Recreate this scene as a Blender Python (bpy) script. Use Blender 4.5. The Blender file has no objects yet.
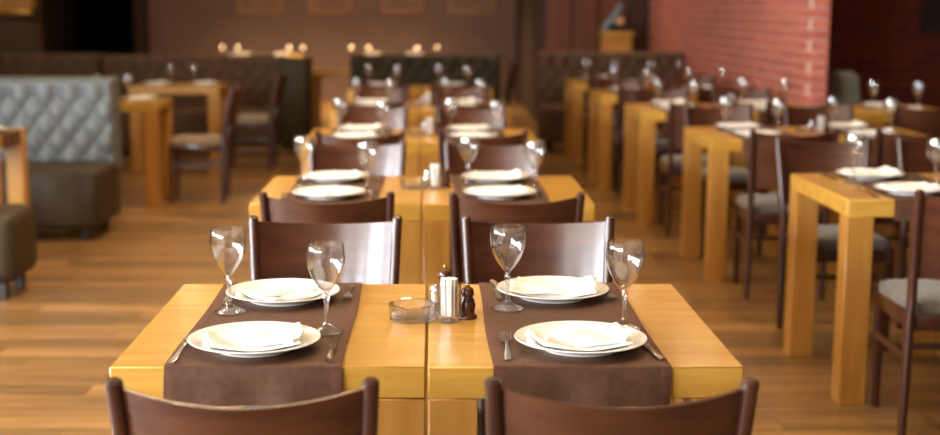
import bpy, bmesh, math, random
from mathutils import Vector, Matrix
random.seed(7)
PI = math.pi
sc = bpy.context.scene
COL = sc.collection

# ------------------------------------------------------------------ camera
F_PX, VPX, VPY = 1340.0, 431.0, 8.0
pitch = math.atan((217.5 - VPY) / F_PX)
cd = bpy.data.cameras.new('camera')
cd.sensor_width = 36.0
cd.lens = 36.0 * F_PX / 940.0
cd.shift_x = (470.0 - VPX) / 940.0
cd.clip_end = 100
cd.dof.use_dof = True
cd.dof.focus_distance = 2.83
cd.dof.aperture_fstop = 2.4
cd.dof.aperture_blades = 0
cam = bpy.data.objects.new('camera', cd)
COL.objects.link(cam)
cam.location = (0, 0, 1.42)
cam.rotation_euler = (PI / 2 - pitch, 0, 0)
sc.camera = cam

# ------------------------------------------------------------------ world, exposure
w = bpy.data.worlds.new('world'); sc.world = w
w.use_nodes = True
w.node_tree.nodes['Background'].inputs[0].default_value = (0.60, 0.75, 1.0, 1)
w.node_tree.nodes['Background'].inputs[1].default_value = 0.6
sc.view_settings.view_transform = 'Standard'
sc.view_settings.look = 'None'
sc.view_settings.gamma = 1.0
sc.view_settings.use_curve_mapping = False
sc.view_settings.exposure = 0.34
try:
    sc.cycles.use_denoising = True
    sc.cycles.caustics_reflective = False
    sc.cycles.caustics_refractive = False
    sc.cycles.max_bounces = 10
    sc.cycles.transparent_max_bounces = 24
    sc.cycles.sample_clamp_indirect = 4.0
except Exception:
    pass

# ------------------------------------------------------------------ daylight through the windows (left wall, wall behind the camera)
WIN_LEFT = [(-2.6, 1.7), (-0.3, 1.7), (2.0, 1.7), (4.3, 1.7)]          # centre y, width
WIN_FRONT = [(-4.1, 1.7)]                       # centre x, width
WZ0, WZ1 = 1.15, 2.65
LEFT_X, FRONT_Y, CEIL = -5.5, -4.0, 3.1
DAY = (0.88, 0.94, 1.0)
def area(name, loc, rot, sx, sy, power, color):
    l = bpy.data.lights.new(name, 'AREA'); l.shape = 'RECTANGLE'; l.size = sx; l.size_y = sy
    l.energy = power; l.color = color
    o = bpy.data.objects.new(name, l); COL.objects.link(o); o.location = loc; o.rotation_euler = rot
    return o
for yc, ww in WIN_LEFT:
    area('window_daylight', (LEFT_X - 0.06, yc, (WZ0 + WZ1) / 2), (0, -PI / 2, 0), WZ1 - WZ0, ww, 150 * ww, DAY)
for xc, ww in WIN_FRONT:
    area('window_daylight', (xc, FRONT_Y - 0.06, (WZ0 + WZ1) / 2), (PI / 2, 0, 0), ww, WZ1 - WZ0, 150 * ww, DAY)
WARM = (1.0, 0.74, 0.44)
# x, y, power of the recessed ceiling lamps (built below as things)
LAMPS = [(-1.55, 4.6, 85), (-1.55, 6.9, 110), (-1.5, 9.2, 80), (-1.5, 11.6, 42), (0.0, 2.9, 34), (0.0, 5.0, 40),
         (0.0, 7.2, 45), (0.0, 9.4, 45), (0.95, 3.6, 16), (2.05, 5.1, 20), (2.0, 7.4, 20), (2.0, 9.9, 25), (3.2, 9.1, 45),
         (-2.4, 18.9, 520), (-0.6, 18.9, 520), (0.5, 14.6, 60), (-2.6, 14.2, 25), (2.3, 14.9, 50), (-5.2, 16.2, 60)]

# ------------------------------------------------------------------ materials
def newmat(name):
    m = bpy.data.materials.new(name); m.use_nodes = True
    nt = m.node_tree
    return m, nt, nt.nodes['Principled BSDF']
def N(nt, t, **kw):
    n = nt.nodes.new(t)
    for k, v in kw.items(): setattr(n, k, v)
    return n
def lin(c):
    return tuple(((x / 255) / 12.92 if x / 255 <= .04045 else ((x / 255 + .055) / 1.055) ** 2.4) for x in c) + (1,)
def noisy(name, c1, c2, scale=(8, 8, 8), rough=.5, bump=0.0, detail=4, spec=.5, coat=0, metallic=0, coords='Object', nscale=1.0, bumpdist=.002, sheen=0, rand=.0):
    """Principled material whose colour runs between c1 and c2 (sRGB) along stretched noise."""
    m, nt, p = newmat(name)
    tc = N(nt, 'ShaderNodeTexCoord'); mp = N(nt, 'ShaderNodeMapping'); mp.inputs['Scale'].default_value = scale
    nt.links.new(tc.outputs[coords], mp.inputs['Vector'])
    oi = N(nt, 'ShaderNodeObjectInfo')
    ad = N(nt, 'ShaderNodeVectorMath', operation='ADD')
    mu = N(nt, 'ShaderNodeMath', operation='MULTIPLY'); mu.inputs[1].default_value = 37.0
    nt.links.new(oi.outputs['Random'], mu.inputs[0])
    nt.links.new(mp.outputs[0], ad.inputs[0]); nt.links.new(mu.outputs[0], ad.inputs[1])
    nz = N(nt, 'ShaderNodeTexNoise'); nz.inputs['Scale'].default_value = nscale; nz.inputs['Detail'].default_value = detail
    nt.links.new(ad.outputs[0], nz.inputs['Vector'])
    cr = N(nt, 'ShaderNodeValToRGB')
    cr.color_ramp.elements[0].position = .3; cr.color_ramp.elements[1].position = .7
    cr.color_ramp.elements[0].color = lin(c1); cr.color_ramp.elements[1].color = lin(c2)
    nt.links.new(nz.outputs['Fac'], cr.inputs['Fac'])
    out = cr.outputs[0]
    if rand:
        hs = N(nt, 'ShaderNodeHueSaturation')
        mr = N(nt, 'ShaderNodeMapRange'); mr.inputs[3].default_value = 1 - rand; mr.inputs[4].default_value = 1 + rand
        ge = N(nt, 'ShaderNodeNewGeometry'); a2 = N(nt, 'ShaderNodeMath', operation='ADD'); fr = N(nt, 'ShaderNodeMath', operation='FRACT')
        nt.links.new(ge.outputs['Random Per Island'], a2.inputs[0]); nt.links.new(oi.outputs['Random'], a2.inputs[1])
        nt.links.new(a2.outputs[0], fr.inputs[0]); nt.links.new(fr.outputs[0], mr.inputs[0])
        nt.links.new(mr.outputs[0], hs.inputs['Value']); nt.links.new(out, hs.inputs['Color']); out = hs.outputs[0]
    nt.links.new(out, p.inputs['Base Color'])
    p.inputs['Roughness'].default_value = rough
    p.inputs['Specular IOR Level'].default_value = spec
    p.inputs['Coat Weight'].default_value = coat; p.inputs['Coat Roughness'].default_value = .15
    p.inputs['Metallic'].default_value = metallic
    if sheen: p.inputs['Sheen Weight'].default_value = sheen
    if bump:
        b = N(nt, 'ShaderNodeBump'); b.inputs['Strength'].default_value = bump; b.inputs['Distance'].default_value = bumpdist
        nt.links.new(nz.outputs['Fac'], b.inputs['Height']); nt.links.new(b.outputs[0], p.inputs['Normal'])
    return m
M = {}
M['oak_x'] = noisy('oak_top', (192, 138, 52), (212, 166, 76), (3, 26, 26), .30, .15, coat=.25, rand=.04)
M['oak_z'] = noisy('oak_leg', (180, 124, 52), (200, 148, 72), (26, 26, 3), .34, .15, coat=.2, rand=.04)
M['chair_wood'] = noisy('dark_chair_wood', (54, 26, 18), (76, 40, 27), (26, 26, 3), .30, .1, coat=.6, rand=.06)
M['chair_panel'] = noisy('dark_chair_veneer', (66, 35, 22), (92, 52, 33), (3, 20, 28), .27, .05, coat=.5, rand=.06)
M['chair_fabric'] = noisy('grey_seat_fabric', (88, 84, 80), (112, 108, 102), (90, 90, 90), .85, .5, sheen=.3)
M['beige_fabric'] = noisy('beige_seat_fabric', (124, 106, 82), (146, 126, 98), (90, 90, 90), .85, .5, sheen=.3)
M['runner'] = noisy('brown_runner_cloth', (84, 55, 38), (98, 66, 47), (60, 60, 60), .58, .25, spec=.3, bumpdist=.001)
M['runner_hem'] = noisy('runner_hem_cloth', (90, 56, 42), (106, 70, 54), (60, 60, 60), .6, .25, spec=.25)
M['plate'] = noisy('white_china', (247, 245, 238), (252, 250, 245), (6, 6, 6), .16, 0, coat=.4)
M['napkin'] = noisy('white_napkin_cloth', (240, 238, 230), (250, 248, 242), (60, 60, 60), .9, .3, sheen=.2)
M['steel'] = noisy('polished_steel', (200, 200, 200), (226, 226, 226), (30, 30, 30), .18, 0, metallic=1)
M['steel_warm'] = noisy('knife_handle_metal', (190, 174, 150), (214, 200, 178), (30, 30, 30), .25, 0, metallic=1)
M['mill_wood'] = noisy('dark_turned_wood', (60, 24, 12), (92, 42, 20), (20, 20, 60), .25, .05, coat=.4)
M['brass'] = noisy('aged_brass', (190, 140, 60), (220, 170, 84), (20, 20, 20), .35, 0, metallic=1)
M['paper'] = noisy('white_paper', (244, 242, 238), (252, 250, 246), (40, 40, 40), .8)
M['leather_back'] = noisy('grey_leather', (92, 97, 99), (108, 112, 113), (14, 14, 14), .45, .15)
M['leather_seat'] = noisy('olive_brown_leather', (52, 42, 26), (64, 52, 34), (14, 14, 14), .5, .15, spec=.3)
M['leather_brown'] = noisy('brown_leather', (82, 58, 38), (98, 72, 50), (14, 14, 14), .6, .15, spec=.25)
M['leather_olive'] = noisy('dark_olive_leather', (50, 42, 24), (62, 52, 32), (14, 14, 14), .6, .15, spec=.25)
M['dark_leg'] = noisy('black_stained_wood', (24, 16, 12), (36, 24, 18), (20, 20, 4), .4)
M['plank'] = noisy('oak_floor_plank', (114, 80, 44), (158, 120, 72), (1.3, 22, 8), .34, .12, coords='Object', rand=.34, coat=.12)
M['floor_gap'] = noisy('floor_joint', (46, 28, 16), (60, 38, 22), (8, 8, 8), .8)
M['brick'] = noisy('red_brick', (176, 94, 80), (204, 118, 100), (14, 14, 14), .8, .5, rand=.14)
M['mortar'] = noisy('pale_mortar', (206, 176, 160), (222, 196, 180), (30, 30, 30), .9, .4)
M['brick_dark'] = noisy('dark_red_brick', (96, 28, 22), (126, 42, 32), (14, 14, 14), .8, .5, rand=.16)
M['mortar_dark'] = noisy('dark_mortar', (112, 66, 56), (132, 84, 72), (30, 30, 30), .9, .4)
M['plaster'] = noisy('mauve_brown_plaster', (130, 106, 92), (140, 116, 102), (2, 2, 2), .85, .1)
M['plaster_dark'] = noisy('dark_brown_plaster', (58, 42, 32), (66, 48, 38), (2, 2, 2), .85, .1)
M['plaster_in_shade'] = noisy('shade_black_plaster', (20, 13, 10), (26, 17, 13), (2, 2, 2), .9)  # near-black colour paints in the darkness of the room behind the doorway
M['plaster_light'] = noisy('cream_plaster', (190, 178, 160), (200, 188, 170), (2, 2, 2), .9)
M['ceiling'] = noisy('ceiling_paint', (196, 186, 170), (204, 194, 178), (2, 2, 2), .95)
M['wall_wood'] = noisy('orange_wall_wood', (86, 44, 19), (106, 58, 26), (14, 14, 1.5), .4, .1, rand=.1)
M['wall_wood_dark'] = noisy('dark_wall_wood', (46, 24, 14), (60, 32, 18), (14, 14, 1.5), .45, .1)
M['frame_wood'] = noisy('brown_frame_wood', (164, 124, 90), (180, 140, 104), (10, 10, 10), .5)
M['frame_canvas'] = noisy('brown_canvas', (140, 108, 86), (154, 122, 98), (4, 4, 4), .7)
M['dark_canvas'] = noisy('dark_canvas', (40, 26, 22), (56, 38, 32), (4, 4, 4), .5)
M['gold_canvas'] = noisy('gold_canvas', (120, 86, 40), (160, 120, 60), (3, 3, 20), .5)
M['grey_fabric'] = noisy('blue_grey_upholstery', (118, 126, 130), (138, 146, 150), (60, 60, 60), .8, .3, sheen=.3)
M['sculpt_blue'] = noisy('blue_grey_glaze', (84, 110, 130), (112, 138, 156), (8, 8, 8), .3)
M['sculpt_black'] = noisy('black_glaze', (18, 20, 26), (30, 32, 40), (8, 8, 8), .35)
M['sculpt_tan'] = noisy('tan_clay', (190, 150, 120), (206, 168, 138), (8, 8, 8), .6)
M['window_paint'] = noisy('white_window_paint', (210, 206, 198), (222, 218, 210), (6, 6, 6), .5)

def thin_glass(gain=2.1, bump=.35, nscale=70):
    m, nt, p = newmat('thin_clear_glass')
    nt.nodes.remove(p)
    out = nt.nodes['Material Output']
    tr = N(nt, 'ShaderNodeBsdfTransparent'); tr.inputs[0].default_value = (.996, .996, .996, 1)
    gl = N(nt, 'ShaderNodeBsdfGlossy'); gl.inputs['Roughness'].default_value = .015
    fr = N(nt, 'ShaderNodeFresnel')
    ge = N(nt, 'ShaderNodeNewGeometry'); mr = N(nt, 'ShaderNodeMapRange')     # same index seen from either side of the wall
    mr.inputs[3].default_value = 1.62; mr.inputs[4].default_value = 1 / 1.62
    nt.links.new(ge.outputs['Backfacing'], mr.inputs[0]); nt.links.new(mr.outputs[0], fr.inputs['IOR'])
    mx = N(nt, 'ShaderNodeMixShader')
    ma = N(nt, 'ShaderNodeMath', operation='MULTIPLY'); ma.use_clamp = True; ma.inputs[1].default_value = gain
    tc = N(nt, 'ShaderNodeTexCoord'); nz = N(nt, 'ShaderNodeTexNoise'); nz.inputs['Scale'].default_value = nscale; nz.inputs['Detail'].default_value = 1
    bp = N(nt, 'ShaderNodeBump'); bp.inputs['Strength'].default_value = bump; bp.inputs['Distance'].default_value = .0012
    nt.links.new(tc.outputs['Object'], nz.inputs['Vector']); nt.links.new(nz.outputs['Fac'], bp.inputs['Height']); nt.links.new(bp.outputs[0], gl.inputs['Normal'])
    nt.links.new(fr.outputs[0], ma.inputs[0])
    nt.links.new(ma.outputs[0], mx.inputs[0]); nt.links.new(tr.outputs[0], mx.inputs[1]); nt.links.new(gl.outputs[0], mx.inputs[2])
    nt.links.new(mx.outputs[0], out.inputs[0])
    return m
def solid_glass():
    m, nt, p = newmat('solid_clear_glass')
    p.inputs['Base Color'].default_value = (1, 1, 1, 1); p.inputs['Transmission Weight'].default_value = 1
    p.inputs['Roughness'].default_value = .0; p.inputs['IOR'].default_value = 1.48
    tr = N(nt, 'ShaderNodeBsdfTransparent'); mx = N(nt, 'ShaderNodeMixShader'); mx.inputs[0].default_value = .42
    nt.links.new(tr.outputs[0], mx.inputs[1]); nt.links.new(p.outputs[0], mx.inputs[2]); nt.links.new(mx.outputs[0], nt.nodes['Material Output'].inputs[0])
    return m
M['thin_glass'] = thin_glass(); M['glass'] = solid_glass()
def bowl_glass(nm='wine_glass_crystal', fac=.05, **kw):
    m = thin_glass(**kw); m.name = nm; nt = m.node_tree
    out = nt.nodes['Material Output']; src = out.inputs[0].links[0].from_socket
    g = N(nt, 'ShaderNodeBsdfGlass'); g.inputs['IOR'].default_value = 1.55; g.inputs['Roughness'].default_value = 0
    mx = N(nt, 'ShaderNodeMixShader'); mx.inputs[0].default_value = fac
    nt.links.new(src, mx.inputs[1]); nt.links.new(g.outputs[0], mx.inputs[2]); nt.links.new(mx.outputs[0], out.inputs[0])
    return m
M['bowl_glass'] = bowl_glass()
M['stem_glass'] = bowl_glass('cut_crystal', .22, gain=2.6, bump=.8, nscale=160)
M['ashtray_glass'] = bowl_glass('pressed_glass', .40, gain=2.2, bump=.5, nscale=60)
M['wax'] = noisy('added_candle_wax', (236, 220, 190), (244, 230, 204), (20, 20, 20), .5)
def emis(name, color, strength):
    m, nt, p = newmat(name)
    p.inputs['Emission Color'].default_value = color + (1,); p.inputs['Emission Strength'].default_value = strength
    return m
M['flame'] = emis('added_candle_flame', (1.0, .62, .30), 20.0)  # added so the back-wall glasses show a warm glow
M['lamp_glow'] = emis('lamp_diffuser', WARM, 160.0)

# ------------------------------------------------------------------ mesh helpers
def mesh_of(bm, name, mat, smooth=True, angle=40):
    bmesh.ops.recalc_face_normals(bm, faces=bm.faces[:])
    me = bpy.data.meshes.new(name)
    bm.to_mesh(me); bm.free()
    mats = mat if isinstance(mat, (list, tuple)) else [mat]
    for k in mats: me.materials.append(M[k])
    if smooth:
        me.shade_smooth()
        try: me.set_sharp_from_angle(angle=math.radians(angle))
        except Exception: pass
    return me
def box(bm, x0, x1, y0, y1, z0, z1, bev=0.0, seg=2, mi=0):
    vs = [bm.verts.new(v) for v in ((x0, y0, z0), (x1, y0, z0), (x1, y1, z0), (x0, y1, z0), (x0, y0, z1), (x1, y0, z1), (x1, y1, z1), (x0, y1, z1))]
    fs = [bm.faces.new([vs[i] for i in q]) for q in ((0, 3, 2, 1), (4, 5, 6, 7), (0, 1, 5, 4), (1, 2, 6, 5), (2, 3, 7, 6), (3, 0, 4, 7))]
    for f in fs: f.material_index = mi
    if bev:
        ed = list({e for f in fs for e in f.edges})
        bmesh.ops.bevel(bm, geom=ed, offset=bev, segments=seg, affect='EDGES', profile=.5)
def boxmesh(name, mat, x0, x1, y0, y1, z0, z1, bev=0.0, seg=1):
    bm = bmesh.new(); box(bm, x0, x1, y0, y1, z0, z1, bev, seg); return mesh_of(bm, name, mat)
def lathe(bm, prof, seg=24, cx=0, cy=0, closed=False):
    rings = []
    for r, z in prof:
        if r < 1e-6: rings.append([bm.verts.new((cx, cy, z))])
        else: rings.append([bm.verts.new((cx + r * math.cos(2 * PI * i / seg), cy + r * math.sin(2 * PI * i / seg), z)) for i in range(seg)])
    pairs = list(zip(rings, rings[1:]))
    if closed: pairs.append((rings[-1], rings[0]))
    for a, b in pairs:
        for i in range(seg):
            j = (i + 1) % seg
            if len(a) == 1 and len(b) == 1: continue
            if len(a) == 1: bm.faces.new((a[0], b[j], b[i]))
            elif len(b) == 1: bm.faces.new((a[i], a[j], b[0]))
            else: bm.faces.new((a[i], a[j], b[j], b[i]))
def sweep(bm, pts, secs, n=8, sup=4.0):
    """closed tube along pts with superelliptic cross-sections (half-width along x, half-depth along y)."""
    rings = []
    for (x, y, z), (a, b) in zip(pts, secs):
        r = []
        for i in range(n):
            t = 2 * PI * (i + .5) / n; c, s = math.cos(t), math.sin(t)
            r.append(bm.verts.new((x + a * math.copysign(abs(c) ** (2 / sup), c), y + b * math.copysign(abs(s) ** (2 / sup), s), z)))
        rings.append(r)
    for p, q in zip(rings, rings[1:]):
        for i in range(n): bm.faces.new((p[i], p[(i + 1) % n], q[(i + 1) % n], q[i]))
    bm.faces.new(rings[0][::-1]); bm.faces.new(rings[-1])
def tube(bm, p0, p1, r0, r1=None, n=8):
    p0, p1 = Vector(p0), Vector(p1); r1 = r0 if r1 is None else r1
    d = (p1 - p0).normalized(); u = d.orthogonal().normalized(); v = d.cross(u)
    a = [bm.verts.new(p0 + r0 * (math.cos(2 * PI * i / n) * u + math.sin(2 * PI * i / n) * v)) for i in range(n)]
    b = [bm.verts.new(p1 + r1 * (math.cos(2 * PI * i / n) * u + math.sin(2 * PI * i / n) * v)) for i in range(n)]
    for i in range(n): bm.faces.new((a[i], a[(i + 1) % n], b[(i + 1) % n], b[i]))
    bm.faces.new(a[::-1]); bm.faces.new(b)
def slab(bm, nx, ny, top, bot):
    """closed slab from two height-fields top(u,v), bot(u,v) -> Vector, u,v in 0..1"""
    T = [[bm.verts.new(top(i / nx, j / ny)) for j in range(ny + 1)] for i in range(nx + 1)]
    B = [[bm.verts.new(bot(i / nx, j / ny)) for j in range(ny + 1)] for i in range(nx + 1)]
    for i in range(nx):
        for j in range(ny):
            bm.faces.new((T[i][j], T[i + 1][j], T[i + 1][j + 1], T[i][j + 1]))
            bm.faces.new((B[i][j], B[i][j + 1], B[i + 1][j + 1], B[i + 1][j]))
    for i in range(nx):
        bm.faces.new((T[i][0], B[i][0], B[i + 1][0], T[i + 1][0])); bm.faces.new((T[i][ny], T[i + 1][ny], B[i + 1][ny], B[i][ny]))
    for j in range(ny):
        bm.faces.new((T[0][j], T[0][j + 1], B[0][j + 1], B[0][j])); bm.faces.new((T[nx][j], B[nx][j], B[nx][j + 1], T[nx][j + 1]))

# ------------------------------------------------------------------ object helpers
def obj(name, me, parent=None, loc=(0, 0, 0), rot=(0, 0, 0)):
    o = bpy.data.objects.new(name, me); COL.objects.link(o)
    o.location = loc; o.rotation_euler = rot
    if parent: o.parent = parent
    return o
def tag(o, label, cat, group=None):
    o['label'] = label; o['category'] = cat
    if group: o['group'] = group
    return o
def thing(name, parts, loc, rz, label, cat, group=None):
    """Empty + parts; parts = [(name, mesh, loc, rot, subparts)] sharing mesh data between copies."""
    e = obj(name, None, None, loc, (0, 0, rz)); e.empty_display_size = .1
    tag(e, label, cat, group)
    for p in parts:
        c = obj(p[0], p[1], e, p[2] if len(p) > 2 else (0, 0, 0), p[3] if len(p) > 3 else (0, 0, 0))
        if len(p) > 4:
            for s in p[4]: obj(s[0], s[1], c, *(s[2:]))
    return e
def struct(name, me, loc=(0, 0, 0), rot=(0, 0, 0), parent=None):
    o = obj(name, me, parent, loc, rot)
    if not parent: o['kind'] = 'structure'
    return o
def sbox(name, mat, *b): return struct(name, boxmesh(name, mat, *b))

# ================================================================== SETTING
X0R, X1R, Y1R = LEFT_X, 6.0, 21.2
floor = sbox('floor', 'floor_gap', X0R - .3, X1R + .3, FRONT_Y - .3, 24.5, -.12, -.014)
sbox('ceiling', 'ceiling', X0R - .3, X1R + .3, FRONT_Y - .3, 24.5, CEIL, CEIL + .12)
# floor planks: the ones that show largest are parts, all others one part
PW, PL, GAP = .14, 1.45, .0022
pm = boxmesh('plank', 'plank', -PL / 2 + GAP / 2, PL / 2 - GAP / 2, -PW / 2 + GAP / 2, PW / 2 - GAP / 2, -.014, 0)
cand, rest = [], []
row, y = 0, FRONT_Y + PW / 2
while y < 23.6:
    x = X0R - random.random() * PL
    while x < X1R + PL / 2:
        px = VPX + F_PX * x / max(y, .1); halfw = F_PX * PL / 2 / max(y, .1)
        vis = y > 4.15 and px + halfw > 0 and px - halfw < 940
        (cand if vis else rest).append((x, y)); x += PL
    y += PW; row += 1
cand.sort(key=lambda c: c[1])
for x, y in cand[:290]: obj('plank', pm, floor, (x, y, 0))
bm = bmesh.new()
for x, y in cand[290:] + rest:
    box(bm, x - PL / 2 + GAP / 2, x + PL / 2 - GAP / 2, y - PW / 2 + GAP / 2, y + PW / 2 - GAP / 2, -.014, 0)
o = obj('further_planks', mesh_of(bm, 'further_planks', 'plank', False), floor); o['kind'] = 'stuff'

# left wall with three windows, wall behind the camera with two
def windowed_wall(name, along, fixed, a0, a1, wins, mat, out):
    bm = bmesh.new()
    t0, t1 = (fixed, fixed + out) if out > 0 else (fixed + out, fixed)
    def bx(a, b, z0, z1):
        if along == 'y': box(bm, t0, t1, a, b, z0, z1)
        else: box(bm, a, b, t0, t1, z0, z1)
    bx(a0, a1, 0, WZ0); bx(a0, a1, WZ1, CEIL)
    edges = [a0] + [e for c, ww in wins for e in (c - ww / 2, c + ww / 2)] + [a1]
    for k in range(0, len(edges), 2): bx(edges[k], edges[k + 1], WZ0, WZ1)
    return struct(name, mesh_of(bm, name, mat))
windowed_wall('wall_left', 'y', LEFT_X, FRONT_Y, 16.9, WIN_LEFT, 'plaster_light', -.2)
windowed_wall('wall_front', 'x', FRONT_Y, LEFT_X, X1R, WIN_FRONT, 'plaster_light', -.2)
def win_parts(ww):
    h = WZ1 - WZ0; t = .05; ps = []
    bm = bmesh.new()
    for b in ((-ww / 2, -ww / 2 + t, 0, h), (ww / 2 - t, ww / 2, 0, h), (-ww / 2 + t, ww / 2 - t, 0, t), (-ww / 2 + t, ww / 2 - t, h - t, h)):
        box(bm, b[0], b[1], -.03, .03, b[2], b[3], .004)
    return mesh_of(bm, 'window_frame', 'window_paint')
wi = 1
for yc, ww in WIN_LEFT:
    o = struct('window_%d' % wi, win_parts(ww), (LEFT_X - .02, yc, WZ0), (0, 0, PI / 2)); wi += 1
for xc, ww in WIN_FRONT:
    o = struct('window_%d' % wi, win_parts(ww), (xc, FRONT_Y - .02, WZ0)); wi += 1
# rear of the room
sbox('wall_back', 'plaster', -4.42, 1.33, Y1R, Y1R + .15, 0, CEIL)
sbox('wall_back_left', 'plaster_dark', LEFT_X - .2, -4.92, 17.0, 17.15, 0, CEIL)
sbox('wall_doorway', 'plaster_in_shade', LEFT_X - .3, -4.42, 23.6, 23.75, 0, CEIL)
sbox('wall_doorway_left', 'plaster_in_shade', LEFT_X - .3, LEFT_X - .15, 17.15, 23.6, 0, CEIL)
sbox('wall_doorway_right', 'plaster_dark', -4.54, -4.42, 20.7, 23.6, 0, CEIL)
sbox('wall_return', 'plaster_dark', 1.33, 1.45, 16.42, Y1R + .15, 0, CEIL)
ww_ = sbox('wall_wood_panelled', 'wall_wood_dark', 1.33, 2.74, 16.34, 16.42, 0, CEIL)
pmesh = boxmesh('panel', 'wall_wood', -.155, .155, -.02, .02, .12, CEIL - .1, .006)
for k in range(3): obj('panel', pmesh, ww_, (1.53 + k * .325, 16.32, 0))
pmesh2 = boxmesh('dark_panel', 'wall_wood_dark', -.09, .09, -.03, .03, .1, CEIL - .1, .006)
obj('dark_panel', pmesh2, ww_, (2.5, 16.31, 0))
sbox('wall_right', 'plaster_dark', X1R, X1R + .15, FRONT_Y - .2, 12.2, 0, CEIL)
# brick walls: real bricks on a mortar core
CH, BL, BT, JT = .075, .25, .10, .011
def brick_wall(name, core, bricks, frame, brickmat, vis):
    """core: box; frame(s, z) -> location, rotz of a brick centred at run s, height z; vis(s,z) -> shown in the photo"""
    o = sbox(name, core[0], *core[1:])
    bme = boxmesh('brick', brickmat, -BL / 2 + JT / 2, BL / 2 - JT / 2, -.012, .012, JT / 2, CH - JT / 2, .004, 1)
    s0, s1, ncourse = bricks
    seen, rest = [], []
    for c in range(ncourse):
        s = s0 + (BL / 2 if c % 2 else 0) + BL / 2
        while s + BL / 2 <= s1 + .001:
            (seen if vis(s, c * CH) else rest).append((s, c * CH)); s += BL
    for s, z in seen[:285]:
        l, r = frame(s, z); obj('brick', bme, o, l, (0, 0, r))
    bm = bmesh.new()
    for s, z in rest + seen[285:]:
        l, r = frame(s, z); n0 = len(bm.verts)
        box(bm, -BL / 2 + JT / 2, BL / 2 - JT / 2, -.012, .012, JT / 2, CH - JT / 2)
        bm.verts.ensure_lookup_table()
        bmesh.ops.transform(bm, matrix=Matrix.Translation(l) @ Matrix.Rotation(r, 4, 'Z'), verts=bm.verts[n0:])
    k = obj('further_bricks', mesh_of(bm, 'further_bricks', brickmat, False), o); k['kind'] = 'stuff'
    return o
NC = int(CEIL / CH)
bw = brick_wall('wall_brick', ('mortar', 2.63, 2.73, 9.3, 16.34, 0, CEIL), (9.3, 16.3, NC), lambda s, z: (Vector((2.63, s, z)), -PI / 2), 'brick',
           lambda s, z: .68 < z < 1.46)
endb = boxmesh('brick', 'brick', -.058, .058, -.012, .012, JT / 2, CH - JT / 2, .004, 1)
bm = bmesh.new()
for c in range(NC):
    if .68 < c * CH < 1.46: obj('brick', endb, bw, (2.68, 9.3, c * CH))
    else: box(bm, 2.622, 2.738, 9.288, 9.312, c * CH + JT / 2, c * CH + CH - JT / 2)
o = obj('further_end_bricks', mesh_of(bm, 'further_end_bricks', 'brick', False), bw); o['kind'] = 'stuff'
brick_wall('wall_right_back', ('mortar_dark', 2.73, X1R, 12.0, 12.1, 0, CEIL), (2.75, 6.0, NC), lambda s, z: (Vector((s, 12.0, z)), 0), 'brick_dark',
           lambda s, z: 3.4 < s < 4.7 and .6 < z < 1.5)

# ================================================================== PROTOTYPES
TOPH, TW, TD, TT, LW = .75, .597, .77, .062, .095
tmesh = boxmesh('tabletop', 'oak_x', -TW / 2, TW / 2, -TD / 2, TD / 2, TOPH - TT, TOPH, .0025)
lmesh = boxmesh('table_leg', 'oak_z', -LW / 2, LW / 2, -LW / 2, LW / 2, 0, TOPH - TT - .0008, .0025)
tparts = [('tabletop', tmesh)] + [('leg', lmesh, (sx * (TW - LW) / 2, sy * (TD - LW) / 2, 0)) for sx in (-1, 1) for sy in (-1, 1)]

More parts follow.
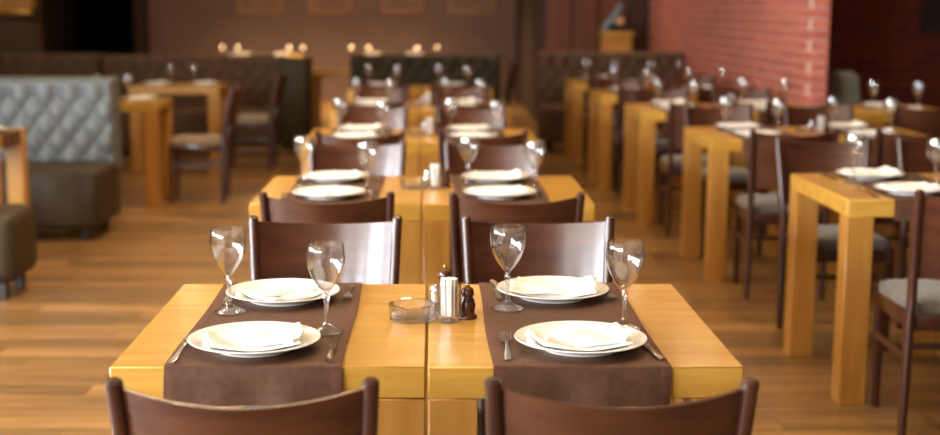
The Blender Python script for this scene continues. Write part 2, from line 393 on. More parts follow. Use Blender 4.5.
# chair: origin on floor, sitter faces +y
def chair_parts(fabric):
    ps = []
    YZ = [(-.175, 0), (-.185, .2), (-.192, .42), (-.198, .5), (-.222, .65), (-.268, .845), (-.270, .852)]
    def py(z):
        for (a, b), (c, d) in zip(YZ, YZ[1:]):
            if b <= z <= d: return a + (c - a) * (z - b) / (d - b)
        return YZ[-1][0]
    def pxw(z): return .180 + (.004 if z < .45 else .0) + max(0, z - .45) * .05
    for s in (-1, 1):
        bm = bmesh.new()
        pts, secs = [], []
        for k in range(19):
            z = .852 * k / 18
            pts.append((s * pxw(z), py(z), z))
            tt = z / .852
            a = .0135 + .001 * math.sin(PI * tt); b = .017 + .007 * math.sin(PI * min(1, tt * .95 + .05))
            if k == 18: a *= .62; b *= .62
            if k == 17: pts[-1] = (s * pxw(.846), py(.846), .846)
            secs.append((a, b))
        sweep(bm, pts, secs, 14, 2.6)
        ps.append(('back_post', mesh_of(bm, 'back_post', 'chair_wood')))
        bm = bmesh.new()
        sweep(bm, [(s * .160, .198, 0), (s * .163, .192, .2), (s * .163, .190, .43)], [(.013, .013), (.016, .016), (.019, .019)], 12, 5)
        ps.append(('leg', mesh_of(bm, 'chair_leg', 'chair_wood')))
        bm = bmesh.new()
        sweep(bm, [(0, 0, 0), (0, 0, .355)], [(.008, .013)] * 2, 8, 5)
        bmesh.ops.transform(bm, matrix=Matrix.Translation((s * .171, -.173, .27)) @ Matrix.Rotation(-PI / 2, 4, 'X') , verts=bm.verts[:])
        ps.append(('stretcher', mesh_of(bm, 'stretcher', 'chair_wood')))
    bm = bmesh.new(); box(bm, -.165, .165, .0, .018, .262, .282, .004)
    ps.append(('stretcher', mesh_of(bm, 'cross_stretcher', 'chair_wood')))
    bm = bmesh.new()   # seat rails
    box(bm, -.15, .15, .182, .202, .375, .432, .003)
    box(bm, -.165, .165, -.200, -.180, .375, .432, .003)
    for s in (-1, 1): box(bm, s * .172 - .010, s * .172 + .010, -.175, .175, .375, .432, .003)
    ps.append(('seat_frame', mesh_of(bm, 'seat_frame', 'chair_wood')))
    bm = bmesh.new()   # upholstered seat
    def hw(v): return .170 + .014 * v
    def f(u, v, zz, dome):
        a, b = 2 * u - 1, 2 * v - 1
        r = (abs(a) ** 6 + abs(b) ** 6) ** (1 / 6) or 1
        mx = max(abs(a), abs(b)) or 1
        k = mx / r if r > 0 else 1
        a, b = a * k, b * k
        ed = max(0, 1 - max(abs(a), abs(b)) ** 5)
        return Vector((a * hw(v), .012 + b * .207, zz + dome * ed))
    slab(bm, 14, 14, lambda u, v: f(u, v, .452, .030), lambda u, v: f(u, v, .431, 0))
    ps.append(('seat', mesh_of(bm, 'seat', fabric, angle=70)))
    bm = bmesh.new()   # curved back panel
    def pan(u, v, off):
        a = 2 * u - 1
        zb, zt = .555, .836 - .016 * (1 - a * a)
        z = zb + (zt - zb) * v
        return Vector((a * (pxw(z) - .010), py(z) - .060 * (1 - a * a) + off, z))
    slab(bm, 20, 10, lambda u, v: pan(u, v, -.006), lambda u, v: pan(u, v, .006))
    ps.append(('backrest', mesh_of(bm, 'backrest', 'chair_panel', angle=50)))
    return ps
CH_GREY = chair_parts('chair_fabric'); CH_BEIGE = chair_parts('beige_fabric')

# plate
bm = bmesh.new()
lathe(bm, [(0, .004), (.060, .004), (.066, .0), (.078, .0), (.080, .004), (.095, .011), (.129, .0195), (.1315, .0215), (.1305, .023), (.126, .0225), (.095, .0145), (.084, .0085), (.070, .0065), (0, .0065)], 48)
plate_me = mesh_of(bm, 'plate', 'plate', angle=60)
# wine glass
def wine_parts(h=.188):
    k = h / .188
    bm = bmesh.new()
    outer = [(.004, .0835), (.0080, .0868), (.0140, .0945), (.0215, .1045), (.0290, .1165), (.0352, .130), (.0390, .145), (.0400, .159), (.0388, .174), (.0368, .1875)]
    inner = [(r - .0011, z + .0003) for r, z in outer[1:]]
    inner[0] = (.0045, .089)
    lathe(bm, [(0, .0832)] + outer + [(.0357, .1882)] + inner[::-1] + [(0, .0883)], 32)
    for v in bm.verts: v.co *= k
    b = mesh_of(bm, 'glass_bowl', 'bowl_glass', angle=80)
    bm = bmesh.new()
    lathe(bm, [(0, .0181), (.0078, .0182), (.0060, .023), (.0045, .033), (.0040, .045), (.0047, .058), (.0065, .068), (.0078, .073), (.0062, .079), (.0052, .0833), (0, .0833)], 10)
    for v in bm.verts: v.co *= k
    s = mesh_of(bm, 'glass_stem', 'stem_glass', angle=8)
    bm = bmesh.new()
    lathe(bm, [(0, .0006), (.030, .0003), (.0355, .0006), (.0362, .0020), (.033, .0040), (.022, .0085), (.0125, .0135), (.0080, .0180), (0, .0180)], 20)
    for v in bm.verts: v.co *= k
    f = mesh_of(bm, 'glass_foot', 'stem_glass', angle=8)
    return [('bowl', b), ('stem', s), ('foot', f)]
WINE = wine_parts()
# napkins
SURF = [(0, 0), (.066, 0), (.078, .0025), (.092, .0082), (.126, .017), (.2, .017)]   # plate surface above its well
def napkin_mesh(kind):
    rnd = random.Random(kind * 11 + 3)
    bm = bmesh.new()
    layers = {0: [(.195, .125, 0, 0, 0), (.180, .118, .004, .004, .05)],
              1: [(.180, .155, 0, 0, .1), (.160, .10, .01, -.015, -.12)],
              2: [(.155, .145, 0, 0, .78), (.140, .08, 0, .01, .70)]}[kind]
    for li, (wx, wy, ox, oy, rot) in enumerate(layers):
        ph = [rnd.random() * 6 for _ in range(4)]
        base = li * .0065
        def wob(u, v):
            a, b = 2 * u - 1, 2 * v - 1
            return .0026 * math.sin(4.1 * a + ph[0] + 1.7 * b) + .0020 * math.sin(5.3 * b + ph[1] - 2.2 * a)
        def xy(u, v):
            a = (u - .5) * wx * (1 + .05 * math.sin(5 * v + ph[2])); b = (v - .5) * wy * (1 + .06 * math.sin(4 * u + ph[3]))
            return ox + a * math.cos(rot) - b * math.sin(rot), oy + a * math.sin(rot) + b * math.cos(rot)
        def lift(u, v):
            x, y = xy(u, v); r = math.hypot(x, y)
            z = .0004 + next((b1 + (b2 - b1) * (r - a1) / (a2 - a1) for (a1, b1), (a2, b2) in zip(SURF, SURF[1:]) if a1 <= r < a2), .016)
            if kind == 0: z += .007 * max(0, u - .85) / .15 * v
            return z
        slab(bm, 16, 12, lambda u, v: Vector((*xy(u, v), .0105 + base + lift(u, v) + wob(u, v) + .0035 * (1 - abs(2 * v - 1) ** 4))),
             lambda u, v: Vector((*xy(u, v), .0062 + base + lift(u, v) + (wob(u, v) if li else 0))))
    return mesh_of(bm, 'napkin', 'napkin', angle=50)
NAP = [napkin_mesh(k) for k in range(3)]
# fork: lies along +y (tines at +y)
def fork_mesh():
    bm = bmesh.new()
    prof = [(-.095, .0055, .002), (-.08, .0075, .0025), (-.05, .0055, .004), (-.01, .0035, .007), (.025, .0032, .009), (.035, .0075, .008), (.045, .0115, .006), (.052, .0120, .005)]
    def pr(v):
        t = v * (len(prof) - 1); i = min(int(t), len(prof) - 2); f = t - i
        return [prof[i][k] + (prof[i + 1][k] - prof[i][k]) * f for k in range(3)]
    slab(bm, 2, 14, lambda u, v: Vector(((2 * u - 1) * pr(v)[1], pr(v)[0], pr(v)[2] + .0016 - .0006 * abs(2 * u - 1))), lambda u, v: Vector(((2 * u - 1) * pr(v)[1], pr(v)[0], pr(v)[2] - .0012)))
    for k in range(4):
        x = -.0100 + k * .00667
        slab(bm, 1, 6, lambda u, v: Vector((x + (u - .5) * (.0034 - .0014 * v), .050 + .045 * v, .0062 + .010 * (v - .35) ** 2 + .001)), lambda u, v: Vector((x + (u - .5) * (.0034 - .0014 * v), .050 + .045 * v, .0042 + .010 * (v - .35) ** 2 + .001)))
    return mesh_of(bm, 'fork', 'steel', angle=50)
FORK = fork_mesh()
def knife_parts():
    bm = bmesh.new()
    def hb(v): return .0062 + .0016 * math.sin(5 * v + .5)
    slab(bm, 4, 10, lambda u, v: Vector(((2 * u - 1) * hb(v) + .010 * max(0, .35 - v) ** 1.5 * 3, -.105 + .09 * v, .0035 + .0035 * math.sqrt(max(0, 1 - (2 * u - 1) ** 2)))),
         lambda u, v: Vector(((2 * u - 1) * hb(v) + .010 * max(0, .35 - v) ** 1.5 * 3, -.105 + .09 * v, .0008)))
    h = mesh_of(bm, 'knife_handle', 'steel_warm', angle=60)
    bm = bmesh.new()
    slab(bm, 2, 10, lambda u, v: Vector((-.006 + u * (.0125 if v < .85 else .0125 * math.sqrt(max(.02, 1 - ((v - .85) / .16) ** 2))), -.016 + .115 * v, .0042)),
         lambda u, v: Vector((-.006 + u * (.0125 if v < .85 else .0125 * math.sqrt(max(.02, 1 - ((v - .85) / .16) ** 2))), -.016 + .115 * v, .0028)))
    b = mesh_of(bm, 'knife_blade', 'steel')
    return [('handle', h), ('blade', b)]
KNIFE = knife_parts()
# runner: across one table along y, hanging at both ends
RW, DROP = .336, .074
def runner_parts(seed):
    rnd = random.Random(seed); p1, p2, p3 = [rnd.random() * 6 for _ in range(3)]
    hy = TD / 2 + .0035
    path = []
    n = 8
    for k in range(n + 1): path.append((-hy, TOPH - DROP + (DROP - .006) * k / n, (0, -1)))
    path += [(-hy + .0012, TOPH - .001, (-.7, .7)), (-hy + .005, TOPH + .0012, (0, 1))]
    for k in range(1, 25): path.append((-hy + .005 + (2 * hy - .01) * k / 25, TOPH + .0012, (0, 1)))
    path += [(hy - .005, TOPH + .0012, (0, 1)), (hy - .0012, TOPH - .001, (.7, .7))]
    for k in range(n + 1): path.append((hy, TOPH - .006 - (DROP - .006) * k / n, (0, 1)))
    L = len(path)
    def P(i, x, th):
        y, z, nn = path[i]
        drop = max(0, (TOPH - .006 - z) / DROP)
        xx = x + .0022 * math.sin(9 * y + p1) + .002 * drop * math.sin(p2 + y)
        out = drop * (.004 + .0042 * math.sin(27 * x + p2) + .003 * math.sin(53 * x + p3))
        sgn = -1 if y < 0 else 1
        if drop > 0: return Vector((xx, y + sgn * (out + th), z))
        return Vector((xx, y + nn[0] * th, z + .0006 * abs(math.sin(6 * x + 4 * y + p3)) + th))
    bm = bmesh.new()
    slab(bm, 28, L - 1, lambda u, v: P(round(v * (L - 1)), (u - .5) * RW, .0018), lambda u, v: P(round(v * (L - 1)), (u - .5) * RW, 0))
    r = mesh_of(bm, 'runner', 'runner', angle=70)
    hems = []
    for s in (-1, 1):
        bm = bmesh.new(); xc = s * (RW / 2 - .011)
        slab(bm, 3, L - 1, lambda u, v: P(round(v * (L - 1)), xc + (u - .5) * .020, .0026 - .0007 * abs(2 * u - 1)), lambda u, v: P(round(v * (L - 1)), xc + (u - .5) * .020, .0014))
        hems.append(('hem', mesh_of(bm, 'runner_hem', 'runner_hem', angle=70)))
    return [('cloth', r)] + hems
RUN = [runner_parts(s) for s in (1, 2, 3)]
# ashtray
bm = bmesh.new()
lathe(bm, [(0, .0), (.047, .0), (.0505, .002), (.0525, .033), (.0515, .035), (.0435, .034), (.0405, .013), (.036, .0105), (0, .010)], 24)
for v in bm.verts:   # three cigarette notches in the rim
    a = math.atan2(v.co.y, v.co.x)
    if v.co.z > .025 and any(abs(((a - k * 2 * PI / 3 + PI) % (2 * PI)) - PI) < .16 for k in range(3)): v.co.z -= .004
ASH = mesh_of(bm, 'ashtray', 'ashtray_glass', angle=12)
# toothpick holder
bm = bmesh.new()
lathe(bm, [(0, 0), (.0235, 0), (.025, .002), (.0255, .080), (.0250, .081), (.0236, .081), (.0228, .014), (.021, .011), (0, .011)], 12)
HOLD = mesh_of(bm, 'toothpick_holder', 'thin_glass', angle=25)
bm = bmesh.new(); tube(bm, (0, 0, 0), (0, 0, .080), .0030, .0030, 6)
PICK = mesh_of(bm, 'toothpick', 'paper', angle=60)
# shakers
def mill_parts(h, fat=1.0):
    k = h / .07
    kv = Vector((k * fat, k * fat, k))
    bm = bmesh.new()
    lathe(bm, [(0, 0), (.0165, 0), (.0172, .003), (.0160, .007), (.0120, .011), (.0128, .020), (.0138, .030), (.0122, .040), (.0092, .046), (.0088, .049), (0, .049)], 20)
    for v in bm.verts: v.co *= kv
    b = mesh_of(bm, 'mill_body', 'mill_wood', angle=40)
    bm = bmesh.new()
    lathe(bm, [(0, .0492), (.0100, .0492), (.0115, .053), (.0112, .060), (.0090, .0665), (.0045, .0695), (0, .070)], 20)
    for v in bm.verts: v.co *= kv
    c = mesh_of(bm, 'mill_cap', 'mill_wood', angle=40)
    bm = bmesh.new()
    lathe(bm, [(0, .0701), (.0035, .0701), (.0042, .072), (.0038, .0745), (0, .076)], 12)
    for v in bm.verts: v.co *= kv
    n = mesh_of(bm, 'mill_knob', 'brass', angle=50)
    return [('body', b), ('cap', c, (0, 0, 0), (0, 0, 0), [('knob', n)])]
MILL = mill_parts(.070, 1.25); MILL_TALL = mill_parts(.095)
bm = bmesh.new()
lathe(bm, [(0, 0), (.017, 0), (.018, .003), (.0150, .028), (.0120, .044), (.0110, .048), (.0100, .047), (.0115, .030), (.013, .006), (0, .006)], 12)
SB = mesh_of(bm, 'shaker_body', 'thin_glass', angle=40)
bm = bmesh.new()
lathe(bm, [(0, .0482), (.0118, .0482), (.0122, .056), (.0085, .063), (0, .0655)], 16)
SCAP = mesh_of(bm, 'shaker_cap', 'steel', angle=40)
bm = bmesh.new()
lathe(bm, [(0, .0065), (.0122, .0065), (.0122, .020), (.0114, .028), (0, .028)], 12)
SALT = mesh_of(bm, 'salt', 'paper', angle=40)
SHAKER = [('body', SB), ('cap', SCAP), ('salt', SALT)]

# ================================================================== DINING SETS
RUNNERS_GROUP = 'brown table runners'
def local(cx, cy, rz, x, y):
    return cx + x * math.cos(rz) - y * math.sin(rz), cy + x * math.sin(rz) + y * math.cos(rz)
rj = random.Random(21)
def dining_table(cx, cy, rz, where, seats=('near', 'far'), spots=None, runner=True, cutlery=False, seed=0, napk=(1, 1), glass=True, rx=0.0):
    """one table with its runner and place settings. where: e.g. 'left centre table in first row'"""
    thing('dining_table', tparts, (cx, cy, 0), rz, 'thick honey oak table, %s' % where, 'table', 'honey oak tables')
    zs = TOPH + (.0042 if runner else .0006)
    if runner:
        x, y = local(cx, cy, rz, rx, 0)
        thing('table_runner', RUN[seed % 3], (x, y, 0), rz, 'brown cloth runner laid across %s' % where, 'table runner', RUNNERS_GROUP)
    sp = {'plate_near': (-.035, -.235), 'plate_far': (-.03, .20), 'glass_near': (.098, -.115), 'glass_far': (-.138, .06)}
    if spots: sp.update(spots)
    for i, s in enumerate(seats):
        turn = rz + (0 if s == 'near' else PI)
        j = lambda a: rj.uniform(-a, a)
        jx, jy = (0, 0) if spots else (j(.012), j(.012))
        px, py = sp['plate_' + s]; x, y = local(cx, cy, rz, px + jx, py + jy)
        tag(obj('dinner_plate', plate_me, None, (x, y, zs), (0, 0, turn + j(3))), 'round white dinner plate at %s seat of %s' % (s, where), 'plate', 'white dinner plates')
        tag(obj('napkin', NAP[napk[i]], None, (x, y + .004, zs + .0015), (0, 0, rz + j(.12))), 'folded white napkin on the plate at %s seat of %s' % (s, where), 'napkin', 'white napkins')
        if glass:
            gx, gy = sp['glass_' + s]; x, y = local(cx, cy, rz, gx + jx, gy + jy)
            thing('wine_glass', WINE, (x, y, zs), turn + j(2), 'empty wine glass at %s seat of %s' % (s, where), 'wine glass', 'empty wine glasses')
        if cutlery:
            sx = 1 if s == 'near' else -1
            fx, fy, fr = sp.get('fork_' + s, (px - sx * .158, py - sx * .03, .03)); x, y = local(cx, cy, rz, fx, fy)
            tag(obj('fork', FORK, None, (x, y, zs), (0, 0, turn + fr)), 'steel fork beside the plate at %s seat of %s' % (s, where), 'fork', 'steel forks')
            kx, ky, kr = sp.get('knife_' + s, (px + sx * .155, py - sx * .03, 0)); x, y = local(cx, cy, rz, kx, ky)
            thing('knife', KNIFE, (x, y, zs), turn + kr, 'steel knife beside the plate at %s seat of %s' % (s, where), 'knife', 'steel knives')
def chair(x, y, rz, label, parts=None, group='dark wooden dining chairs'):
    return thing('dining_chair', parts or CH_GREY, (x, y, 0), rz, label, 'chair', group)
def condiments(x, y, where, picks, full=False, seed=0):
    r = random.Random(seed + 5)
    z = TOPH + .0006
    tag(obj('glass_ashtray', ASH, None, (x - .040, y - .035, z), (0, 0, .3)), 'round clear glass ashtray, %s' % where, 'ashtray', 'glass ashtrays')
    hx, hy = x + .040, y - .052
    tag(obj('toothpick_holder', HOLD, None, (hx, hy, z)), 'clear glass toothpick holder, %s' % where, 'holder', 'toothpick holders')
    for k in range(picks):
        a, rr = k * 2.399, .0205 * math.sqrt((k + .3) / picks)
        tilt = r.uniform(0, .06)
        tag(obj('toothpick', PICK, None, (hx + rr * math.cos(a) * .8, hy + rr * math.sin(a) * .8, z + .013), (-tilt * math.sin(a), tilt * math.cos(a), 0)),
            'white paper-wrapped toothpick standing in the glass holder, %s' % where, 'toothpick', 'toothpicks, %s' % where)
    thing('pepper_mill', MILL, (x + .080, y - .026, z), 0, 'small turned dark wooden pepper mill, %s' % where, 'pepper mill', 'wooden mills')
    thing('salt_shaker', SHAKER, (x + .010, y + .020, z), 0, 'small clear glass salt shaker, %s' % where, 'salt shaker', 'salt shakers')
    if full:
        thing('salt_mill', MILL_TALL, (x + .032, y + .055, z), 0, 'taller dark wooden mill with brass knob behind toothpick holder, %s' % where, 'pepper mill', 'wooden mills')

ORD = ['first', 'second', 'third', 'fourth', 'fifth']
# ---- centre bank: pairs of tables, rows going back
ROWS = [(-.609, 2.457), (-.632, 4.60), (-.655, 6.74), (-.672, 8.88), (-.69, 11.02)]
for r, (x0, yf) in enumerate(ROWS):
    cy = yf + TD / 2
    for s, side in enumerate(('left', 'right')):
        cx = x0 + .2995 + s * .6025
        where = '%s half of %s centre row' % (side, ORD[r])
        spots = None
        if r == 0:
            ly = lambda Y: Y - cy
            if s == 0:
                spots = {'plate_near': (-.350 - cx, ly(2.588)), 'plate_far': (-.342 - cx, ly(3.035)), 'glass_near': (-.217 - cx, ly(2.715)), 'glass_far': (-.446 - cx, ly(2.900)),
                         'fork_near': (-.488 - cx, ly(2.560), -.05), 'knife_near': (-.194 - cx, ly(2.580), -.02), 'fork_far': (-.193 - cx, ly(3.085), .0), 'knife_far': (-.474 - cx, ly(3.065), .05)}
            else:
                spots = {'plate_near': (.297 - cx, ly(2.592)), 'plate_far': (.284 - cx, ly(3.065)), 'glass_near': (.404 - cx, ly(2.742)), 'glass_far': (.171 - cx, ly(2.935)),
                         'fork_near': (.150 - cx, ly(2.580), -.03), 'knife_near': (.428 - cx, ly(2.590), .10), 'fork_far': (.418 - cx, ly(3.085), .0), 'knife_far': (.157 - cx, ly(3.125), .0)}
        dining_table(cx, cy, 0, where, spots=spots, cutlery=r < 2, seed=r + s, napk=((1, 2), (1, 0))[s] if r == 0 else ((1, 0), (2, 1))[(r + s) % 2], rx=(-.335 - cx, .284 - cx)[s] if r == 0 else -.02)
        cxx = cx + (.0165 if s == 0 else .003) + (rj.uniform(-.010, .001) if r else 0)
        dd = rj.uniform(-.012, .012) if r else 0
        chair(cxx, yf - .172 + dd, rj.uniform(-.02, .02) if r else 0, 'dark brown wooden chair on the near side of %s' % where)
        if r < 4: chair(cxx, yf + TD + .175 + dd, PI + (rj.uniform(-.03, .03) if r else .0), 'dark brown wooden chair on the far side of %s' % where)
    if r < 4: condiments(x0 + .609, yf + .43, 'on the %s centre row' % ORD[r], (26, 12, 8, 6)[r], full=r == 0, seed=r)
# ---- right bank along the brick wall
RROWS = [(1.475, 4.69), (1.445, 6.88), (1.375, 8.76), (1.315, 10.42), (1.29, 12.15)]
for r, (x0, yf) in enumerate(RROWS):
    cy = yf + TD / 2
    for s, side in enumerate(('left', 'right')):
        cx = x0 + .2995 + s * .6025
        where = '%s half of %s brick-side row' % (side, ORD[r])
        dining_table(cx, cy, 0, where, cutlery=r == 0, seed=r + s + 1, napk=((1, 0), (2, 1))[(r + s) % 2], rx=.03)
        cxx = cx + rj.uniform(-.004, .004)
        chair(cxx - (.02 if r == 0 else 0), yf - (.225 if r < 3 else .06) + rj.uniform(-.006, .006), rj.uniform(-.03, .03) if r < 3 else 0, 'grey-seated dark wooden chair, near side of %s' % where)
        if r < 4 and not (r == 0 and s == 1):
            chair(cxx - (.03 if r == 0 else 0), yf + TD + (.222 if r < 2 else .05), PI + (rj.uniform(-.03, .03) if r < 2 else 0), 'grey-seated dark wooden chair, far side of %s' % where)
    if r < 3: condiments(x0 + .62, yf + .40, 'on the %s brick-side row' % ORD[r], (0, 8, 6)[r], seed=10 + r)
chair(RROWS[0][0] + .80, RROWS[0][1] + TD + .222, PI - .05, 'grey-seated dark wooden chair, far side of right half of first brick-side row')
# ---- left side tables in front of and behind the tufted booth
dining_table(-2.668, 7.255, PI / 2 + .02, 'table between tufted booth and bench', seed=1)
dining_table(-2.345, 9.86, PI / 2, 'table behind tufted booth', seats=('near', 'far'), runner=False, seed=2)
dining_table(-2.21, 11.85, PI / 2, 'farther table behind tufted booth', runner=False, seed=3)
chair(-1.72, 9.95, PI / 2 + .05, 'dark wooden chair with beige seat turned to the table behind the booth', CH_BEIGE)
chair(-1.60, 11.95, PI / 2, 'dark wooden chair with beige seat at the farther table behind the booth', CH_BEIGE)
# ---- tables near the back wall
for k, (x, side) in enumerate(((-2.73, 'first'), (-2.12, 'second'), (-.84, 'third'), (-.24, 'fourth'))):
    dining_table(x, 19.3, 0, '%s back-wall table from left' % side, runner=False, seed=k, glass=False, spots={'plate_near': (0, -.22), 'plate_far': (0, .22)})
# stemmed glasses on the back-wall tables; candles and flames added to make them glow
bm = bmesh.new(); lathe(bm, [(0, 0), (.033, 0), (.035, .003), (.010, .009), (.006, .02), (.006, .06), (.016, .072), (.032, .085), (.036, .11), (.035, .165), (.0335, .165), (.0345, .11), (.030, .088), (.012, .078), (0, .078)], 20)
CG = mesh_of(bm, 'glowing_glass', 'thin_glass', angle=50)
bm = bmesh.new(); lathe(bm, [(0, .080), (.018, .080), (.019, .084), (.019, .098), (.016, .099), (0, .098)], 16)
CW = mesh_of(bm, 'added_candle_wax', 'wax', angle=50)
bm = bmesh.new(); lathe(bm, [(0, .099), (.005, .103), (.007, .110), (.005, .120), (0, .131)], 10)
CF = mesh_of(bm, 'added_candle_flame', 'flame', angle=80)
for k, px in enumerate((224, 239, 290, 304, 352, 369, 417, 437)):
    thing('glowing_glass', [('cup', CG), ('candle', CW, (0, 0, 0), (0, 0, 0), [('flame', CF)])], ((px - VPX) * 19.3 / F_PX, 19.295, TOPH + .0006), 0,
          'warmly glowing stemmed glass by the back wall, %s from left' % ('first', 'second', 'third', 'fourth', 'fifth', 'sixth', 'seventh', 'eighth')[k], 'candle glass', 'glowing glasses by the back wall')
# ---- side table in the dark brick recess
dining_table(3.11, 8.98, 0, 'table in the dark brick recess', runner=False, seed=4)
chair(3.00, 8.34, 0, 'dark wooden chair at the table in the dark brick recess', CH_BEIGE)

# ================================================================== BOOTHS AND BENCH
def tufted(width, z0, z1, mat, dx=.155, dz=.13, band=.12, depth=.045, thick=.16):
    """tufted back, front towards -y at y=0, x from 0 to width"""
    nx = max(8, int(width / dx * 10)); nz = 56
    rows = z1 - band
    def hgt(x, z):
        edge = min(1, min(x, width - x) / .04); edge = math.sqrt(max(0, 1 - (1 - edge) ** 2))
        topr = min(1, (z1 - z) / .05); topr = math.sqrt(max(0, 1 - (1 - topr) ** 2))
        if z > rows:
            t = (z - rows) / band
            h = abs(math.sin(PI * x / dx)) ** .6 * (1 - t * .75) + t * .75
        else:
            a = x / dx + (rows - z) / dz / 1.0; b = x / dx - (rows - z) / dz / 1.0
            h = (abs(math.sin(PI * a / 1.0)) * abs(math.sin(PI * b / 1.0))) ** .45 if True else 0
            h = .25 + .75 * h
            if z > rows - .01: h = abs(math.sin(PI * x / dx)) ** .6
        return depth * h * edge * topr - .03 * (1 - edge) - .03 * (1 - topr)
    bm = bmesh.new()
    slab(bm, nx, nz, lambda u, v: Vector((u * width, -hgt(u * width, z0 + (z1 - z0) * v), z0 + (z1 - z0) * v)), lambda u, v: Vector((u * width, thick, z0 + (z1 - z0) * v)))
    me = mesh_of(bm, 'booth_back', mat, angle=80)
    bm = bmesh.new()
    k = 0
    while rows - k * dz / 2 > z0 + .05:
        x = dx * (1 if k % 2 == 0 else .5)
        while x < width - .04:
            bmesh.ops.create_uvsphere(bm, u_segments=8, v_segments=5, radius=.011, matrix=Matrix.Translation((x, -.012, rows - k * dz / 2)) @ Matrix.Diagonal((1, .6, 1, 1)))
            x += dx
        k += 1
    bt = mesh_of(bm, 'buttons', mat)
    return me, bt
def rounded_box(name, mat, x0, x1, y0, y1, z0, z1, r):
    return boxmesh(name, mat, x0, x1, y0, y1, z0, z1, r, 4)
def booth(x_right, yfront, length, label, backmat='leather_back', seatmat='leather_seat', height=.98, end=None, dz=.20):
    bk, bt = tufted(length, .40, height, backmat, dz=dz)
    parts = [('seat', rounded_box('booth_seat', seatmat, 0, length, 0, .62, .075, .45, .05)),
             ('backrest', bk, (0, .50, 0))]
    e = thing('tufted_booth', parts, (x_right - length, yfront, 0), 0, label, 'booth', 'tufted booths')
    b = [c for c in e.children if c.name.startswith('backrest')]
    for c in COL.objects:
        if c.parent == e and c.name.startswith('backrest'):
            o = obj('tufting_buttons', bt, c); o['kind'] = 'stuff'
    lb = boxmesh('booth_leg', 'dark_leg', -.025, .025, -.025, .025, 0, .08, .004)
    for lx in (.10, length - .10):
        for ly in (.08, .54): obj('leg', lb, e, (lx, ly, 0))
    if end:
        obj('end_panel', rounded_box('end_panel', end, length + .002, length + .27, .05, .68, .05, height - .02, .02), e)
    return e
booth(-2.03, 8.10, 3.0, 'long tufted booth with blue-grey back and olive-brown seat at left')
booth(-3.32, 13.0, 1.0, 'brown tufted booth below the dark doorway', 'leather_brown', 'leather_brown', .965)
booth(-1.47, 12.95, 1.82, 'brown tufted booth with dark olive end panel behind left tables', 'leather_brown', 'leather_brown', .955, end='leather_olive')
booth(.70, 13.1, 1.52, 'dark olive tufted booth at the far end of the centre rows', 'leather_olive', 'leather_olive', .955)
booth(2.58, 13.3, 1.48, 'taupe tufted booth at the far end of the brick-side rows', 'leather_brown', 'leather_brown', .975)
# low bench, foreground left
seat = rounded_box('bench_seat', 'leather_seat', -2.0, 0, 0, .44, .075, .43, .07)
lb = boxmesh('bench_leg', 'dark_leg', -.025, .025, -.025, .025, 0, .09, .004)
thing('upholstered_bench', [('seat', seat)] + [('leg', lb, (lx, ly, 0)) for lx in (-1.9, -.09) for ly in (.08, .36)], (-2.03, 6.42, 0), 0,
      'low olive-brown upholstered bench at the left edge', 'bench')
# wooden post table seen between the two rear booths
dining_table(-1.02, 14.6, 0, 'table between the two rear booths', seats=(), runner=False)
chair(.62, 14.4, PI / 2, 'wooden chair seen past the end of the dark olive booth', CH_BEIGE)
# grey upholstered chair in the recess, facing right
bm = bmesh.new()
def gb(u, v, off):
    a = 2 * u - 1
    top = .935 - .03 * abs(a) ** 3
    z = .40 + (top - .40) * v
    return Vector((off - .05 * (v - .2) - .02 * math.sqrt(max(0, 1 - a * a)), a * .17 * (1 - .12 * v * abs(a)), z))
slab(bm, 14, 12, lambda u, v: gb(u, v, -.21), lambda u, v: gb(u, v, -.09))
bmesh.ops.bevel(bm, geom=[e for e in bm.edges if e.calc_face_angle(0) > 1.0], offset=.025, segments=3, affect='EDGES')
gback = mesh_of(bm, 'upholstered_back', 'grey_fabric', angle=70)
gseat = rounded_box('upholstered_seat', 'grey_fabric', -.22, .24, -.19, .19, .34, .48, .04)
gleg = boxmesh('upholstered_leg', 'dark_leg', -.02, .02, -.02, .02, 0, .35, .003)
thing('upholstered_chair', [('backrest', gback), ('seat', gseat)] + [('leg', gleg, (a * .18, b * .15, 0)) for a in (-1, 1) for b in (-1, 1)], (3.40, 10.45, 0), 0,
      'pale blue-grey upholstered chair with rounded back in front of dark brick', 'chair')

# ================================================================== WALL DECORATION, PEDESTAL, LAMPS
def picture(x0, x1, y, z0, z1, fm, cm, label, t=.06):
    bm = bmesh.new(); w_, h_ = x1 - x0, z1 - z0
    for b in ((0, t, 0, h_), (w_ - t, w_, 0, h_), (t, w_ - t, 0, t), (t, w_ - t, h_ - t, h_)): box(bm, b[0], b[1], -.04, 0, b[2], b[3], .004)
    fr = mesh_of(bm, 'picture_frame', fm)
    cv = boxmesh('canvas', cm, t, w_ - t, -.02, -.002, t, h_ - t)
    thing('picture', [('frame', fr), ('canvas', cv)], (x0, y - .001, z0), 0, label, 'picture', 'framed pictures')
def wx(px, Y): return (px - VPX) * Y / F_PX
for (a, b), nm in zip(((240, 283), (310, 352), (383, 423), (448, 494)), ('leftmost', 'second from left', 'third from left', 'rightmost')):
    picture(wx(a, Y1R), wx(b, Y1R), Y1R, 1.335, 1.95, 'frame_wood', 'frame_canvas', 'brown framed picture on the back wall, %s of four' % nm)
picture(-5.42, -4.99, 17.0, 1.345, 1.95, 'brass', 'gold_canvas', 'gold framed picture on the dark pillar at upper left', .05)
picture(wx(914, 12), wx(914, 12) + .62, 11.985, 1.20, 1.85, 'wall_wood_dark', 'dark_canvas', 'dark framed picture on the dark brick wall', .05)
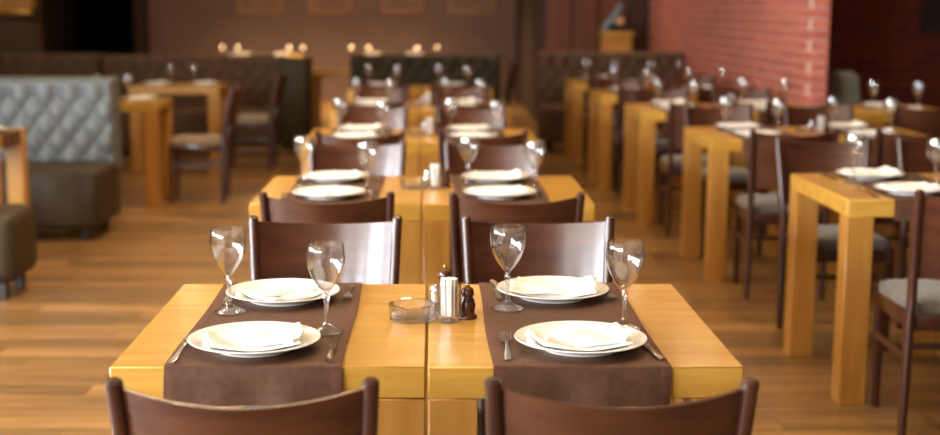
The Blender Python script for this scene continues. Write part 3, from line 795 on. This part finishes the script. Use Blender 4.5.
# pedestal with sculpture
ped = boxmesh('pedestal_body', 'oak_z', -.16, .16, -.16, .16, .06, 1.11, .006)
pt = boxmesh('pedestal_top', 'oak_x', -.18, .18, -.18, .18, 1.11, 1.15, .006)
pb = boxmesh('pedestal_base', 'oak_x', -.18, .18, -.18, .18, 0, .06, .006)
thing('pedestal', [('body', ped), ('top', pt), ('base', pb)], (2.12, 15.5, 0), 0, 'square honey wooden pedestal behind the taupe booth', 'pedestal')
bm = bmesh.new()
slab(bm, 10, 6, lambda u, v: Vector(((u - .5) * .30, (v - .5) * .16 * (1 - (2 * u - 1) ** 4 * .5), .05 + .03 * math.cos((u - .5) * 3))), lambda u, v: Vector(((u - .5) * .26, (v - .5) * .14, 0)))
sb = mesh_of(bm, 'sculpture_base', 'sculpt_black', angle=60)
bm = bmesh.new()
def wing(u, v, off):
    x = -.15 + .10 * u + v * (.20 - .05 * u) + .02 * math.sin(PI * v)
    return Vector((x, off * math.sin(PI * (.1 + .8 * u)), .055 + .27 * v - .03 * u * v))
slab(bm, 10, 10, lambda u, v: wing(u, v, -.04), lambda u, v: wing(u, v, .04))
sw = mesh_of(bm, 'sculpture_wing', 'sculpt_blue', angle=60)
bm = bmesh.new(); bmesh.ops.create_uvsphere(bm, u_segments=16, v_segments=10, radius=.05, matrix=Matrix.Translation((.06, -.03, .11)))
sp = mesh_of(bm, 'sculpture_ball', 'sculpt_tan', angle=80)
thing('sculpture', [('base', sb), ('wing', sw), ('ball', sp)], (2.10, 15.5, 1.151), 0, 'small blue and black bird-like sculpture standing on the pedestal', 'sculpture')
# brass wall lamp beside the doorway
bm = bmesh.new(); lathe(bm, [(0, 0), (.035, 0), (.045, .03), (.05, .09), (.04, .10), (0, .10)], 16)
sh = mesh_of(bm, 'lamp_shade', 'brass', angle=50)
bm = bmesh.new(); box(bm, -.03, .03, .045, .075, -.02, .12, .004); box(bm, -.01, .01, 0, .05, .03, .05, .002)
ar = mesh_of(bm, 'lamp_bracket', 'brass')
thing('wall_lamp', [('shade', sh), ('bracket', ar)], (-4.98, 16.92, 1.46), 0, 'small brass wall lamp at the edge of the dark pillar', 'lamp')
# recessed ceiling lamps
bm = bmesh.new(); lathe(bm, [(.075, 0), (.095, 0), (.10, .008), (.10, .012), (.075, .012)], 24, closed=True)
ring = mesh_of(bm, 'lamp_ring', 'steel', angle=40)
bm = bmesh.new(); lathe(bm, [(0, .004), (.074, .004), (.074, .010), (0, .010)], 24)
disc = mesh_of(bm, 'lamp_diffuser', 'lamp_glow', angle=40)
for i, (x, y, pw) in enumerate(LAMPS):
    o = thing('ceiling_lamp', [('ring', ring), ('diffuser', disc)], (x, y, CEIL - .0125), 0, 'round recessed ceiling lamp with steel ring', 'lamp', 'recessed ceiling lamps')
    l = bpy.data.lights.new('lamp_light', 'SPOT'); l.energy = pw; l.color = WARM; l.spot_size = math.radians(110); l.spot_blend = .8; l.shadow_soft_size = .07
    lo = bpy.data.objects.new('lamp_light', l); COL.objects.link(lo); lo.location = (x, y, CEIL - .03)
